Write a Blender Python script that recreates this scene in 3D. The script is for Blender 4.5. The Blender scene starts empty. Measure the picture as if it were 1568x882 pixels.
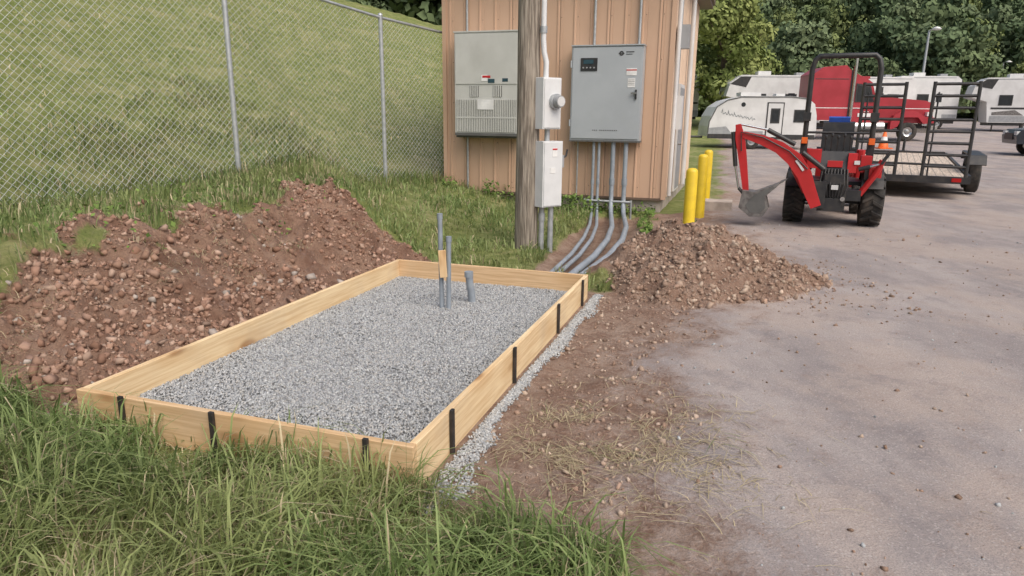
import bpy, math, random, bmesh
import numpy as np
from mathutils import Vector, Matrix, Euler
rng=np.random.default_rng(7); random.seed(7)
scene=bpy.context.scene
COL=scene.collection

# ------------------------------------------------------------------ noise
def _h(ix,iy,seed):
    n=(ix*374761393+iy*668265263+seed*1442695041).astype(np.int64)&0x7fffffff
    n=((n^(n>>13))*1274126177)&0x7fffffff
    n=(n^(n>>16))
    return (n&0xffff)/65535.0
def vn(x,y,seed=0):
    x=np.asarray(x,float);y=np.asarray(y,float)
    ix=np.floor(x).astype(np.int64);iy=np.floor(y).astype(np.int64)
    fx=x-ix;fy=y-iy
    fx=fx*fx*(3-2*fx);fy=fy*fy*(3-2*fy)
    a=_h(ix,iy,seed);b=_h(ix+1,iy,seed);c=_h(ix,iy+1,seed);d=_h(ix+1,iy+1,seed)
    return (a*(1-fx)+b*fx)*(1-fy)+(c*(1-fx)+d*fx)*fy
def fbm(x,y,o=4,seed=0):
    r=0;a=.5;t=0
    for i in range(o):
        r=r+a*vn(x*2**i+i*7.3,y*2**i-i*3.1,seed+i);t+=a;a*=.5
    return r/t
def ss(v):
    v=np.clip(v,0,1);return v*v*(3-2*v)

# ------------------------------------------------------------------ layout frames
B=np.array([-.45,2.92]);TH=math.radians(18.2)
U=np.array([math.cos(TH),-math.sin(TH)]);V_=np.array([math.sin(TH),math.cos(TH)])
PW,PL,PH=2.06,3.81,.237
K=np.array([2.76,12.7])
def pad(x,y):
    return (x-B[0])*U[0]+(y-B[1])*U[1],(x-B[0])*V_[0]+(y-B[1])*V_[1]
def unpad(s,t):
    return B[0]+s*U[0]+t*V_[0],B[1]+s*U[1]+t*V_[1]
def trench(x,y):
    cx=np.interp(y,[7.2,9,11,12.7],[.55,.95,1.5,1.95])
    return ss((.62-np.abs(x-cx))/.35)*ss((y-7.3)/.5)*ss((12.75-y)/.2)
def masks(x,y,soft=False):
    s,t=pad(x,y)
    n=fbm(x*1.3,y*1.3,4,3)-.5;n2=fbm(x*5,y*5,3,9)-.5
    xa=np.interp(y,[1.2,2.3,2.9,3.7,4.95,6.2,7.2,9,11.3,14,31,80,90],[.5,.66,.72,1.05,1.05,1.9,3.1,3.25,3.45,4.3,9.3,24,24])
    wd=1.7 if soft else .45
    asp=ss((x-xa+n*1.1+n2*.4)/wd+.5)*ss((84-y)/3)
    yg=np.interp(x,[-.45,0,.43,.56,.8],[2.93,2.76,2.5,1.2,-8])
    gn=np.where(x>-.45,ss((yg-y+n*.35+n2*.2)/.15+.5),ss((-t+.02+n2*.12)/.1+.5))
    gn=np.where((s<-2.06),ss((-t+.12+n*.5)/.15+.5),gn)
    gl=ss((-3.5-s+n*1.7+n2*.5)/.3)
    th=4.95-ss((s+2.3)/.8)*.85
    gb=ss((t-th+n*.7+n2*.3)/.25)*ss((.95-x+np.maximum(y-9,0)*.62+n*1.5)/.35)
    gb=gb*(1-ss(trench(x,y)*1.3+n*.8-.1))
    g=np.maximum(np.maximum(gn,gl),gb)
    g=np.where(y>84,1,g)*(1-asp)
    return asp,g,s,t
FD=np.array([.59,.81]);FD=FD/np.linalg.norm(FD);FN=np.array([-FD[1],FD[0]]);F0=np.array([-1.39,14.3])
def hill(x,y):
    d=(x-F0[0])*FN[0]+(y-F0[1])*FN[1];a=(x-F0[0])*FD[0]+(y-F0[1])*FD[1]
    zc=6.6-.057*np.clip(a,-40,40)
    m=1-ss((x+1.2)/6)
    dd=np.clip((d-.5)/13.5,0,1)
    return np.where(d>0,(zc-.5)*(dd*.93+.07*ss(dd))*m+.12*(fbm(x*.5,y*.5,3,15)-.5)*ss(d/3),0),d,m
def rise(y): return np.interp(y,[18,40,60,100],[0,.5,1.35,1.6])
def pilef(x,y):
    px=(x-1.85);ax=np.where(px>0,1.5,1.12)
    r=np.hypot(px/ax,(y-7.5)/1.15)+(fbm(x*2.2,y*2.2,4,41)-.5)*.5
    return .62*np.clip(1-r**1.2,0,1)**.95
def lumps(x,y,sd):
    return np.maximum(vn(x*9,y*9,sd)-.5,0)*.13+np.maximum(vn(x*15+3,y*15,sd+1)-.55,0)*.08
def H(x,y,fine=True):
    x=np.asarray(x,float);y=np.asarray(y,float)
    asp,g,s,t=masks(x,y)
    dirt=(1-asp)*(1-g)
    k=ss((-2.12-s)/1.75)
    ft=(.22+.78*ss((t+.5)/1.6))*(1-.8*ss((t-(3.7+(-2.1-s)*.95))/2.0))
    far=1-.35*ss((-s-4.6)/2)
    h=.80*k*ft*far
    hf=(.30*ss((y-8)/5))*ss((.4-x)/2.6)*ss((40-y)/10)
    h=h+hf
    h=h+.12*ss((-s-.5)/1.4)*ss((-t-.02)/.7)
    hh,d,m=hill(x,y)
    h=h+hh+rise(y)
    h=h-trench(x,y)*np.interp(y,[7.2,9,12.7],[.02,.08,.16])
    bank=ss((-2.1-s)/.35)*ss((s+4.6)/.5)*ss((t+.3)/.4)*ss((5.6-t)/.6)
    r1=np.abs(fbm(x*2.1,y*2.1,5,21)-.5)*2
    r2=fbm(x*6,y*6,4,31)-.5
    h=h+bank*(dirt*.85+.15)*(-.30*(r1-.25)+.16*r2+lumps(x,y,200)*(.4+1.2*fbm(x*1.5,y*1.5,2,8)))
    pile=pilef(x,y)
    out=ss((s-.06)/.1)+ss((t-PL-.06)/.1)
    pile=pile*np.clip(out,0,1)
    h=h+pile*(1+.45*(fbm(x*7,y*7,3,51)-.5))
    h=h+np.where(pile>.01,.05*(fbm(x*15,y*15,2,55)-.5)+lumps(x,y,210)*.6*ss(pile/.1),0)
    outside=np.clip(ss((s-.02)/.15)+ss((-t)/.15)+ss((-PW-s)/.15)+ss((t-PL)/.15),0,1)
    h=h+outside*((dirt*.06+.008)*(fbm(x*3,y*3,4,61)-.5)+dirt*.02*(vn(x*16,y*16,71)-.5)+dirt*.02*(np.abs(fbm(x*4,y*4,3,72)-.5)-.1))
    h=h-.02*outside*dirt
    h=h+outside*g*.05*(fbm(x*1.6,y*1.6,3,81)-.5)
    return h
def Hs(x,y): return float(H(np.array([x]),np.array([y]))[0])

# ------------------------------------------------------------------ materials
def newmat(name):
    m=bpy.data.materials.new(name);m.use_nodes=True
    nt=m.node_tree;nt.nodes.clear()
    o=nt.nodes.new('ShaderNodeOutputMaterial');p=nt.nodes.new('ShaderNodeBsdfPrincipled')
    nt.links.new(p.outputs[0],o.inputs[0])
    return m,nt,p,o
def N(nt,t): return nt.nodes.new(t)
def mixc(nt,f,a,b,bt='MIX'):
    n=nt.nodes.new('ShaderNodeMix');n.data_type='RGBA';n.blend_type=bt
    for i,v in ((0,f),(6,a),(7,b)):
        if hasattr(v,'is_linked'): nt.links.new(v,n.inputs[i])
        elif i==0: n.inputs[0].default_value=v
        else: n.inputs[i].default_value=(*v,1)
    return n.outputs[2]
def math_(nt,op,a,b=0,clamp=False):
    n=nt.nodes.new('ShaderNodeMath');n.operation=op;n.use_clamp=clamp
    for i,v in ((0,a),(1,b)):
        if hasattr(v,'is_linked'): nt.links.new(v,n.inputs[i])
        else: n.inputs[i].default_value=v
    return n.outputs[0]
def ramp(nt,f,lo,hi):
    n=nt.nodes.new('ShaderNodeMapRange');n.inputs[1].default_value=lo;n.inputs[2].default_value=hi
    n.interpolation_type='SMOOTHSTEP'
    nt.links.new(f,n.inputs[0]);return n.outputs[0]
def noise(nt,vec,scale,detail=5,rough=.55):
    n=N(nt,'ShaderNodeTexNoise');n.inputs['Scale'].default_value=scale;n.inputs['Detail'].default_value=detail;n.inputs['Roughness'].default_value=rough
    nt.links.new(vec,n.inputs['Vector']);return n.outputs[0]
def coords(nt,stretch=(1,1,1),rot=0,off=0):
    tc=N(nt,'ShaderNodeTexCoord');mp=N(nt,'ShaderNodeMapping');mp.inputs['Scale'].default_value=stretch
    mp.inputs['Rotation'].default_value[2]=rot;mp.inputs['Location'].default_value=(off,off*.7,0)
    nt.links.new(tc.outputs['Object'],mp.inputs[0]);return mp.outputs[0]
def bump(nt,p,h,st,dist=.01):
    b=N(nt,'ShaderNodeBump');b.inputs['Strength'].default_value=st;b.inputs['Distance'].default_value=dist
    nt.links.new(h,b.inputs['Height']);nt.links.new(b.outputs[0],p.inputs['Normal'])
def mat(name,c1,c2=None,scale=6,rough=.55,metal=0,bs=.15,stretch=(1,1,1),detail=6,dist=.004,dirt=.0,bscale=None):
    m,nt,p,o=newmat(name)
    v=coords(nt,stretch)
    if c2 is None: c2=tuple(c*.8 for c in c1)
    f=ramp(nt,noise(nt,v,scale,detail),.35,.65)
    c=mixc(nt,f,c1,c2)
    if dirt>0:
        d=ramp(nt,noise(nt,v,scale*.37+1.1,7,.7),.5,.75)
        c=mixc(nt,math_(nt,'MULTIPLY',d,dirt),c,(.16,.12,.09))
    nt.links.new(c,p.inputs['Base Color'])
    p.inputs['Roughness'].default_value=rough;p.inputs['Metallic'].default_value=metal
    if bs>0: bump(nt,p,noise(nt,v,bscale or scale*6,4),bs,dist)
    return m
def vcolmat(name,rough=.8,transl=0):
    m,nt,p,o=newmat(name)
    a=N(nt,'ShaderNodeVertexColor');a.layer_name='Col'
    if rough>=.95:
        d=N(nt,'ShaderNodeBsdfDiffuse');nt.links.new(a.outputs[0],d.inputs[0]);nt.links.new(d.outputs[0],o.inputs[0]);nt.nodes.remove(p);return m
    nt.links.new(a.outputs[0],p.inputs['Base Color']);p.inputs['Roughness'].default_value=rough
    p.inputs['Specular IOR Level'].default_value=.3
    if transl>0:
        t=N(nt,'ShaderNodeBsdfTranslucent');nt.links.new(a.outputs[0],t.inputs[0])
        mx=N(nt,'ShaderNodeMixShader');mx.inputs[0].default_value=transl
        nt.links.new(p.outputs[0],mx.inputs[1]);nt.links.new(t.outputs[0],mx.inputs[2]);nt.links.new(mx.outputs[0],o.inputs[0])
    return m
M_grass=vcolmat('grass_blades',.55,.3)
M_leaf=vcolmat('leaves',1)
M_stone=vcolmat('stones',1)

def ground_mat():
    m,nt,p,o=newmat('ground_cover')
    v=coords(nt)
    a=N(nt,'ShaderNodeVertexColor');a.layer_name='Col'
    sp=N(nt,'ShaderNodeSeparateColor');nt.links.new(a.outputs[0],sp.inputs[0])
    n_l=noise(nt,v,.7,6);n_m=noise(nt,v,5,7,.65);n_f=noise(nt,v,38,6,.7);n_ff=noise(nt,v,130,3,.7)
    n_m2=noise(nt,coords(nt,off=7.7),2.6,8,.7)
    soil=mixc(nt,ramp(nt,n_m,.35,.65),(.26,.16,.115),(.42,.30,.225))
    soil=mixc(nt,math_(nt,'MULTIPLY',ramp(nt,n_f,.42,.7),.7),soil,(.49,.37,.29))
    soil=mixc(nt,math_(nt,'MULTIPLY',ramp(nt,n_ff,.5,.62),.35),soil,(.15,.095,.07))
    soil=mixc(nt,math_(nt,'MULTIPLY',ramp(nt,n_l,.45,.65),.45),soil,(.25,.145,.10))
    moist=mixc(nt,ramp(nt,n_m2,.38,.6),(.205,.108,.072),(.37,.235,.165))
    moist=mixc(nt,math_(nt,'MULTIPLY',ramp(nt,n_f,.45,.65),.5),moist,(.13,.068,.046))
    soil=mixc(nt,math_(nt,'MULTIPLY',sp.outputs[2],.8),soil,moist)
    gr=mixc(nt,ramp(nt,n_m,.3,.7),(.15,.19,.05),(.29,.31,.11))
    gr=mixc(nt,math_(nt,'MULTIPLY',ramp(nt,n_f,.45,.7),.5),gr,(.10,.13,.035))
    gr=mixc(nt,math_(nt,'MULTIPLY',ramp(nt,noise(nt,v,1.2,8,.7),.48,.66),.65),gr,(.38,.35,.17))
    n_s=noise(nt,coords(nt,(1.1,.5,1),.25),1.3,8,.65)
    asp=mixc(nt,ramp(nt,n_s,.35,.66),(.29,.255,.245),(.42,.37,.345))
    asp=mixc(nt,math_(nt,'MULTIPLY',ramp(nt,noise(nt,coords(nt,(1,.7,1),off=3.3),.6,8,.65),.46,.58),.6),asp,(.46,.375,.32))
    asp=mixc(nt,math_(nt,'MULTIPLY',ramp(nt,noise(nt,coords(nt,off=11),1.7,8,.72),.52,.64),.5),asp,(.23,.205,.205))
    asp=mixc(nt,math_(nt,'MULTIPLY',ramp(nt,n_ff,.48,.6),.45),asp,(.16,.145,.145))
    vo=N(nt,'ShaderNodeTexVoronoi');vo.inputs['Scale'].default_value=45;nt.links.new(v,vo.inputs['Vector'])
    asp=mixc(nt,math_(nt,'MULTIPLY',ramp(nt,vo.outputs['Distance'],.32,.14),.4),asp,(.55,.5,.47))
    j1=math_(nt,'MULTIPLY',math_(nt,'SUBTRACT',n_f,.5),1.0)
    j2=math_(nt,'MULTIPLY',math_(nt,'SUBTRACT',n_m,.5),1.5)
    jit=math_(nt,'ADD',j1,j2)
    fa=ramp(nt,math_(nt,'ADD',sp.outputs[0],jit),.0,1.0)
    fg=ramp(nt,math_(nt,'ADD',sp.outputs[1],math_(nt,'ADD',j1,math_(nt,'MULTIPLY',j2,.4))),.3,.8)
    c=mixc(nt,fg,soil,gr);c=mixc(nt,fa,c,asp)
    nt.links.new(c,p.inputs['Base Color']);p.inputs['Roughness'].default_value=.92;p.inputs['Specular IOR Level'].default_value=.2
    hgt=math_(nt,'ADD',math_(nt,'MULTIPLY',n_f,1.0),math_(nt,'MULTIPLY',n_ff,.5))
    st=N(nt,'ShaderNodeMapRange');st.inputs[3].default_value=1;st.inputs[4].default_value=.5
    nt.links.new(fa,st.inputs[0])
    b=N(nt,'ShaderNodeBump');b.inputs['Distance'].default_value=.035
    nt.links.new(st.outputs[0],b.inputs['Strength']);nt.links.new(hgt,b.inputs['Height']);nt.links.new(b.outputs[0],p.inputs['Normal'])
    return m
M_ground=ground_mat()

def woodmat(name,axis,c1=(.80,.60,.35),c2=(.62,.42,.22)):
    m,nt,p,o=newmat(name)
    st=[16,16,16];st[axis]=.6
    v=coords(nt,tuple(st))
    n1=noise(nt,v,3,8,.6)
    c=mixc(nt,ramp(nt,n1,.35,.68),c1,c2)
    st2=[4.2,4.2,4.2];st2[axis]=2.0
    v2=coords(nt,tuple(st2))
    vo=N(nt,'ShaderNodeTexVoronoi');vo.inputs['Scale'].default_value=.8;nt.links.new(v2,vo.inputs['Vector'])
    k=ramp(nt,vo.outputs['Distance'],.2,.08)
    c=mixc(nt,math_(nt,'MULTIPLY',k,.9),c,(.22,.09,.035))
    k2=ramp(nt,vo.outputs['Distance'],.45,.2)
    c=mixc(nt,math_(nt,'MULTIPLY',k2,.4),c,(.55,.32,.13))
    n2=noise(nt,coords(nt),2.2,5)
    c=mixc(nt,math_(nt,'MULTIPLY',ramp(nt,n2,.5,.75),.4),c,(.52,.40,.27))
    nt.links.new(c,p.inputs['Base Color']);p.inputs['Roughness'].default_value=.75
    bump(nt,p,n1,.25,.004)
    return m
M_wx=woodmat('pine_x',0,(.72,.51,.30),(.54,.35,.18));M_wy=woodmat('pine_y',1,(.82,.64,.39),(.66,.46,.25));M_wz=woodmat('pine_z',2)
M_pole=mat('weathered_pole',(.38,.33,.27),(.14,.115,.09),scale=3,rough=.9,bs=1,stretch=(14,14,.8),dist=.015,bscale=6)
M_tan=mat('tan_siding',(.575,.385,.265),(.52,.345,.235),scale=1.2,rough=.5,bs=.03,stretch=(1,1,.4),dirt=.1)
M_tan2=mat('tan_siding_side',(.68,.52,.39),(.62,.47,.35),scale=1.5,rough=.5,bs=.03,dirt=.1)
M_trim=mat('dark_trim',(.16,.11,.08),rough=.5)
M_seam=mat('siding_seam',(.28,.19,.13),rough=.6)
M_conc=mat('concrete',(.5,.43,.37),(.36,.31,.27),scale=4,rough=.9,bs=.5,dirt=.4)
M_gal=mat('galvanized',(.5,.52,.53),(.4,.42,.43),scale=14,rough=.45,metal=.5,bs=.05)
M_pvc=mat('grey_conduit',(.30,.34,.38),(.24,.275,.31),scale=8,rough=.45,dirt=.2)
M_cab=mat('cabinet_grey',(.40,.43,.45),(.37,.40,.42),scale=2,rough=.42,bs=.02,dirt=.05)
M_acg=mat('ac_grey',(.53,.535,.50),(.48,.485,.45),scale=2,rough=.5,bs=.02,dirt=.1)
M_acd=mat('ac_dark',(.12,.12,.115),rough=.6)
M_box=mat('meter_box',(.68,.69,.69),(.62,.63,.63),scale=4,rough=.45,bs=.02,dirt=.1)
M_white=mat('white_paint',(.68,.68,.67),(.58,.58,.57),scale=1.3,rough=.45,bs=.02,dirt=.14)
M_label=mat('label_white',(.8,.8,.78),rough=.5)
M_blk=mat('black_paint',(.022,.022,.024),(.035,.034,.033),scale=9,rough=.45,bs=.1,dirt=.25)
M_rub=mat('tire_rubber',(.022,.021,.02),(.05,.044,.038),scale=6,rough=.85,bs=.3,dirt=.5)
M_red=mat('red_paint',(.52,.022,.025),(.43,.02,.02),scale=3,rough=.42,bs=.02,dirt=.15)
M_dred=mat('dark_red_paint',(.40,.035,.05),(.32,.025,.035),scale=1,rough=.35,bs=.0,dirt=.1)
M_yel=mat('yellow_paint',(.80,.57,.03),(.70,.49,.03),scale=6,rough=.45,bs=.1,dirt=.2)
M_orange=mat('orange_plastic',(.9,.16,.02),rough=.5)
M_glass=mat('dark_glass',(.03,.035,.04),rough=.12,bs=0)
M_bglass=mat('blue_display',(.03,.07,.09),rough=.2,bs=0)
M_chrome=mat('chrome',(.6,.6,.6),rough=.2,metal=.9,bs=0)
M_stk=mat('steel_stake',(.03,.028,.027),(.06,.05,.045),scale=20,rough=.6,metal=.3)
M_steel=mat('bucket_steel',(.22,.21,.2),(.12,.11,.105),scale=12,rough=.5,metal=.3,dirt=.4)
M_deck=mat('deck_planks',(.62,.52,.42),(.42,.34,.27),scale=3,rough=.85,stretch=(8,.7,8),bs=.3)
M_bark=mat('bark',(.13,.1,.07),(.07,.05,.035),scale=6,rough=.95,bs=.8,stretch=(3,3,.6),dist=.03)
M_grey=mat('grey_plastic',(.33,.34,.35),rough=.5)
M_redlens=mat('red_lens',(.5,.01,.01),rough=.2,bs=0)
M_blue=mat('blue_plastic',(.03,.1,.45),rough=.4)

# ------------------------------------------------------------------ mesh builder
def link(o): COL.objects.link(o);return o
def empty(name,loc=(0,0,0),rz=0):
    e=bpy.data.objects.new(name,None);e.location=loc;e.rotation_euler[2]=rz;e.empty_display_size=.2;return link(e)
class MB:
    def __init__(s): s.v=[];s.f=[];s.m=[];s.sm=[];s.mats=[]
    def mi(s,m):
        if m not in s.mats: s.mats.append(m)
        return s.mats.index(m)
    def add(s,vs,fs,m,smooth=False):
        o=len(s.v);s.v+= [tuple(v) for v in vs];i=s.mi(m)
        for f in fs: s.f.append([o+k for k in f]);s.m.append(i);s.sm.append(smooth)
    def box(s,c,d,m,rot=None):
        R=Matrix.Identity(3) if rot is None else Euler([math.radians(a) for a in rot]).to_matrix()
        vs=[]
        for x in(-.5,.5):
            for y in(-.5,.5):
                for z in(-.5,.5):
                    vs.append(R@Vector((x*d[0],y*d[1],z*d[2]))+Vector(c))
        s.add(vs,[(0,1,3,2),(4,6,7,5),(0,4,5,1),(2,3,7,6),(0,2,6,4),(1,5,7,3)],m)
    def b2(s,x0,x1,y0,y1,z0,z1,m): s.box(((x0+x1)/2,(y0+y1)/2,(z0+z1)/2),(x1-x0,y1-y0,z1-z0),m)
    def tube(s,pts,r,m,n=10,rr=None,cap=True):
        pts=[Vector(p) for p in pts];vs=[];fs=[]
        for i,p in enumerate(pts):
            if i==0:t=pts[1]-p
            elif i==len(pts)-1:t=p-pts[i-1]
            else:t=(pts[i+1]-p).normalized()+(p-pts[i-1]).normalized()
            t.normalize()
            up=Vector((0,0,1)) if abs(t.z)<.9 else Vector((0,1,0))
            if i>0:
                a=pa-t*pa.dot(t)
                a.normalize()
            else: a=t.cross(up).normalized()
            b=t.cross(a).normalized();pa=a
            q=r if rr is None else rr[i]
            for k in range(n):
                an=2*math.pi*k/n;vs.append(p+a*q*math.cos(an)+b*q*math.sin(an))
        for i in range(len(pts)-1):
            for k in range(n): fs.append((i*n+k,i*n+(k+1)%n,(i+1)*n+(k+1)%n,(i+1)*n+k))
        s.add(vs,fs,m,True)
        if cap:
            s.add(vs[:n],[tuple(range(n))],m);s.add(vs[-n:],[tuple(range(n))],m)
    def cyl(s,a,b,r,m,n=14,r2=None): s.tube([a,b],r,m,n,[r,r if r2 is None else r2])
    def prism(s,poly,a0,a1,m,ax='x'):
        f={'x':lambda a,p:(a,p[0],p[1]),'y':lambda a,p:(p[0],a,p[1]),'z':lambda a,p:(p[0],p[1],a)}[ax]
        n=len(poly);vs=[f(a0,p) for p in poly]+[f(a1,p) for p in poly]
        s.add(vs,[tuple(range(n)),tuple(range(2*n-1,n-1,-1))]+[(i,(i+1)%n,n+(i+1)%n,n+i) for i in range(n)],m)
    def rev(s,c,prof,m,ax='x',n=28,smooth=True):
        vs=[];fs=[];c=Vector(c)
        for a,r in prof:
            for k in range(n):
                t=2*math.pi*k/n;p,q=r*math.cos(t),r*math.sin(t)
                vs.append(c+Vector({'x':(a,p,q),'y':(p,a,q),'z':(p,q,a)}[ax]))
        for i in range(len(prof)-1):
            for k in range(n): fs.append((i*n+k,i*n+(k+1)%n,(i+1)*n+(k+1)%n,(i+1)*n+k))
        s.add(vs,fs,m,smooth)
    def wheel(s,c,r,w,ax='x',hub=None,lug=0,hr=.55):
        h=w/2
        s.rev(c,[(-h*.7,r*hr*.9),(-h,r*hr),(-h,r*.88),(-h*.75,r*.98),(h*.75,r*.98),(h,r*.88),(h,r*hr),(h*.7,r*hr*.9)],M_rub,ax)
        hub=hub or M_grey
        s.rev(c,[(-h*.6,.001),(-h*.6,r*.2),(-h*.35,r*.25),(-h*.35,r*hr*.75),(-h*.9,r*hr)],hub,ax)
        s.rev(c,[(h*.6,.001),(h*.6,r*.2),(h*.35,r*.25),(h*.35,r*hr*.75),(h*.9,r*hr)],hub,ax)
        for k in range(lug):
            for sd in(-1,1):
                t=2*math.pi*(k+(.25 if sd>0 else -.25))/lug
                p=Vector((sd*h*.45,r*math.cos(t),r*math.sin(t)))
                R=Euler((t,0,0)).to_matrix()
                d=(h*.95,.05,.05)
                vs=[]
                for x in(-.5,.5):
                    for y in(-.5,.5):
                        for z in(-.5,.5):
                            loc=Vector((x*d[0],y*d[1]*.9,z*d[2]+x*sd*.09))
                            vs.append(Vector(c)+p+R@loc)
                s.add(vs,[(0,1,3,2),(4,6,7,5),(0,4,5,1),(2,3,7,6),(0,2,6,4),(1,5,7,3)],M_rub)
    def obj(s,name,loc=(0,0,0),rz=0,bevel=0,parent=None,scale=1,rx=0):
        me=bpy.data.meshes.new(name);me.from_pydata(s.v,[],s.f)
        for m in s.mats: me.materials.append(m)
        me.polygons.foreach_set('material_index',s.m);me.polygons.foreach_set('use_smooth',s.sm)
        bm=bmesh.new();bm.from_mesh(me);bmesh.ops.recalc_face_normals(bm,faces=bm.faces);bm.to_mesh(me);bm.free()
        me.update()
        o=bpy.data.objects.new(name,me);o.location=loc;o.rotation_euler=(rx,0,rz);o.scale=(scale,)*3
        link(o)
        if parent: o.parent=parent
        if bevel>0:
            b=o.modifiers.new('bevel','BEVEL');b.width=bevel;b.segments=2;b.limit_method='ANGLE';b.angle_limit=math.radians(50)
        return o
def fastmesh(name,V,Q,m,col=None,smooth=False,parent=None,lnk=True):
    me=bpy.data.meshes.new(name)
    V=np.ascontiguousarray(V,dtype=np.float32);Q=np.ascontiguousarray(Q,dtype=np.int32)
    me.vertices.add(len(V));me.vertices.foreach_set('co',V.ravel())
    me.loops.add(Q.size);me.loops.foreach_set('vertex_index',Q.ravel())
    me.polygons.add(len(Q));me.polygons.foreach_set('loop_start',np.arange(len(Q),dtype=np.int32)*4)
    me.update(calc_edges=True);me.validate()
    if smooth: me.polygons.foreach_set('use_smooth',np.ones(len(Q),dtype=bool))
    if col is not None:
        a=me.color_attributes.new('Col','FLOAT_COLOR','POINT')
        c=np.ones((len(V),4),dtype=np.float32);c[:,:3]=np.clip(col,0,1);a.data.foreach_set('color',c.ravel())
    me.materials.append(m)
    o=bpy.data.objects.new(name,me)
    if lnk: link(o)
    if parent:o.parent=parent
    return o

# ------------------------------------------------------------------ terrain sheet
def grow(a,step,g,lim):
    r=[a];st=step
    while abs(r[-1])<abs(lim):
        st*=g;r.append(r[-1]+ (st if lim>a else -st))
        if len(r)>400:break
    return r[1:]
xs=np.arange(-5.6,3.9,.026)
xs=np.array(sorted(grow(xs[0],.026,1.09,-700))+list(xs)+grow(xs[-1],.026,1.075,900))
ys=np.arange(1.6,9.6,.03)
low=[1.6];st=.05
while low[-1]>-60: st*=1.3;low.append(low[-1]-st)
ys=np.array(sorted(low[1:])+list(ys)+grow(ys[-1],.03,1.03,1200))
X,Y=np.meshgrid(xs,ys);nx,ny=len(xs),len(ys)
Xf,Yf=X.ravel(),Y.ravel()
Z=H(Xf,Yf)
asp,g,s_,t_=masks(Xf,Yf)
aspS,_,_,_=masks(Xf,Yf,True)
bank=ss((-2.0-s_)/.3)*ss((s_+4.6)/.5)*ss((t_+.3)/.4)*ss((5.6-t_)/.6)
hh,dd_,mm_=hill(Xf,Yf)
pr=np.where(pilef(Xf,Yf)>.012,.5,1.5)
pm=ss(pilef(Xf,Yf)/.06)
col=np.stack([aspS*(1-pm),g,np.clip(bank+pm*.35,0,1)],1)
idx=np.arange(nx*ny).reshape(ny,nx)
Q=np.stack([idx[:-1,:-1],idx[:-1,1:],idx[1:,1:],idx[1:,:-1]],-1).reshape(-1,4)
cen=Q[:,0]
cls=np.zeros(len(Q),int)
cls[(asp[cen]>.5)&(pr[cen]>1)]=1
cls[(dd_[cen]>.6)&(mm_[cen]>.01)&(Yf[cen]>2)]=2
cls[(bank[cen]>.4)&(g[cen]<.5)]=3
cls[(pr[cen]<=1)&(s_[cen]>0.05)]=4
VV=np.stack([Xf,Yf,Z],1)
for i,nm in enumerate(['ground','parking_lot','grassy_hill','dirt_bank','dirt_pile']):
    q=Q[cls==i];u,inv=np.unique(q,return_inverse=True)
    fastmesh(nm,VV[u],inv.reshape(-1,4),M_ground,col[u],smooth=True)

# ------------------------------------------------------------------ scatter stones
CUBE=np.array([[x,y,z] for x in(-1,1) for y in(-1,1) for z in(-1,1)],float)
CQ=np.array([(0,1,3,2),(4,6,7,5),(0,4,5,1),(2,3,7,6),(0,2,6,4),(1,5,7,3)])
def stones(P,size,cols,flat=.7):
    n=len(P);v=CUBE[None]*(.5+.5*rng.random((n,8,3)))
    v*=np.stack([.7+.6*rng.random(n),.6+.5*rng.random(n),flat*(.6+.5*rng.random(n))],1)[:,None]
    q=rng.normal(size=(n,4));q/=np.linalg.norm(q,axis=1)[:,None]
    w,x,y,z=q.T
    R=np.stack([1-2*(y*y+z*z),2*(x*y-z*w),2*(x*z+y*w),2*(x*y+z*w),1-2*(x*x+z*z),2*(y*z-x*w),2*(x*z-y*w),2*(y*z+x*w),1-2*(x*x+y*y)],1).reshape(n,3,3)
    v=np.einsum('nij,nkj->nki',R,v)*size[:,None,None]+P[:,None]
    Qs=(CQ[None]+(np.arange(n)*8)[:,None,None]).reshape(-1,4)
    return v.reshape(-1,3),Qs,np.repeat(cols,8,axis=0)
def pal(n,cs,jit=.15):
    cs=np.array(cs);c=cs[rng.integers(0,len(cs),n)]
    return c*(1+jit*rng.normal(size=(n,1)))
greys=[(.405,.415,.415),(.35,.36,.365),(.46,.47,.47),(.31,.32,.33),(.41,.40,.38)]
soils=[(.27,.165,.12),(.34,.22,.165),(.23,.135,.095),(.39,.275,.21),(.31,.195,.14)]
soilsp=[(.29,.205,.155),(.35,.26,.2),(.25,.17,.125),(.41,.32,.25),(.32,.22,.165)]
n=62000
s=-PW+.04+rng.random(n)*(PW-.08);t=.04+rng.random(n)*(PL-.08)
x,y=unpad(s,t);z=.055+.02*(fbm(x*2.5,y*2.5,3,5)-.5)+rng.random(n)*.005
gv=[stones(np.stack([x,y,z],1),.0045+.005*rng.random(n),pal(n,greys,.1))]
n=8000
t=-.15+rng.random(n)*(PL+.3);w=.03+.13*ss((fbm(t*1.3,t*0,3,8)-.25)*2)
s=.03+w*rng.random(n)*1.25+np.abs(rng.normal(size=n))*.02
x,y=unpad(s,t);k=rng.random(n)<.35+.9*fbm(x*5,y*5,2,31);x,y=x[k],y[k];n=len(x);z=H(x,y)+.003+rng.random(n)*.006
g2=stones(np.stack([x,y,z],1),.0045+.0055*rng.random(n),pal(n,greys,.12))
ge=empty('gravel')
fastmesh('gravel_fill',gv[0][0],gv[0][1],M_stone,gv[0][2],parent=ge)
fastmesh('gravel_spill',g2[0],g2[1],M_stone,g2[2],parent=ge)
mb=MB();M_gb=mat('gravel_base',(.26,.265,.265),(.17,.17,.17),scale=60,rough=.95,bs=.8)
mb.add([(-PW+.02,.02,.052),(-.02,.02,.052),(-.02,PL-.02,.052),(-PW+.02,PL-.02,.052)],[(0,1,2,3)],M_gb)
mb.obj('gravel_bed_base',(B[0],B[1],0),-TH,parent=ge)
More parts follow.
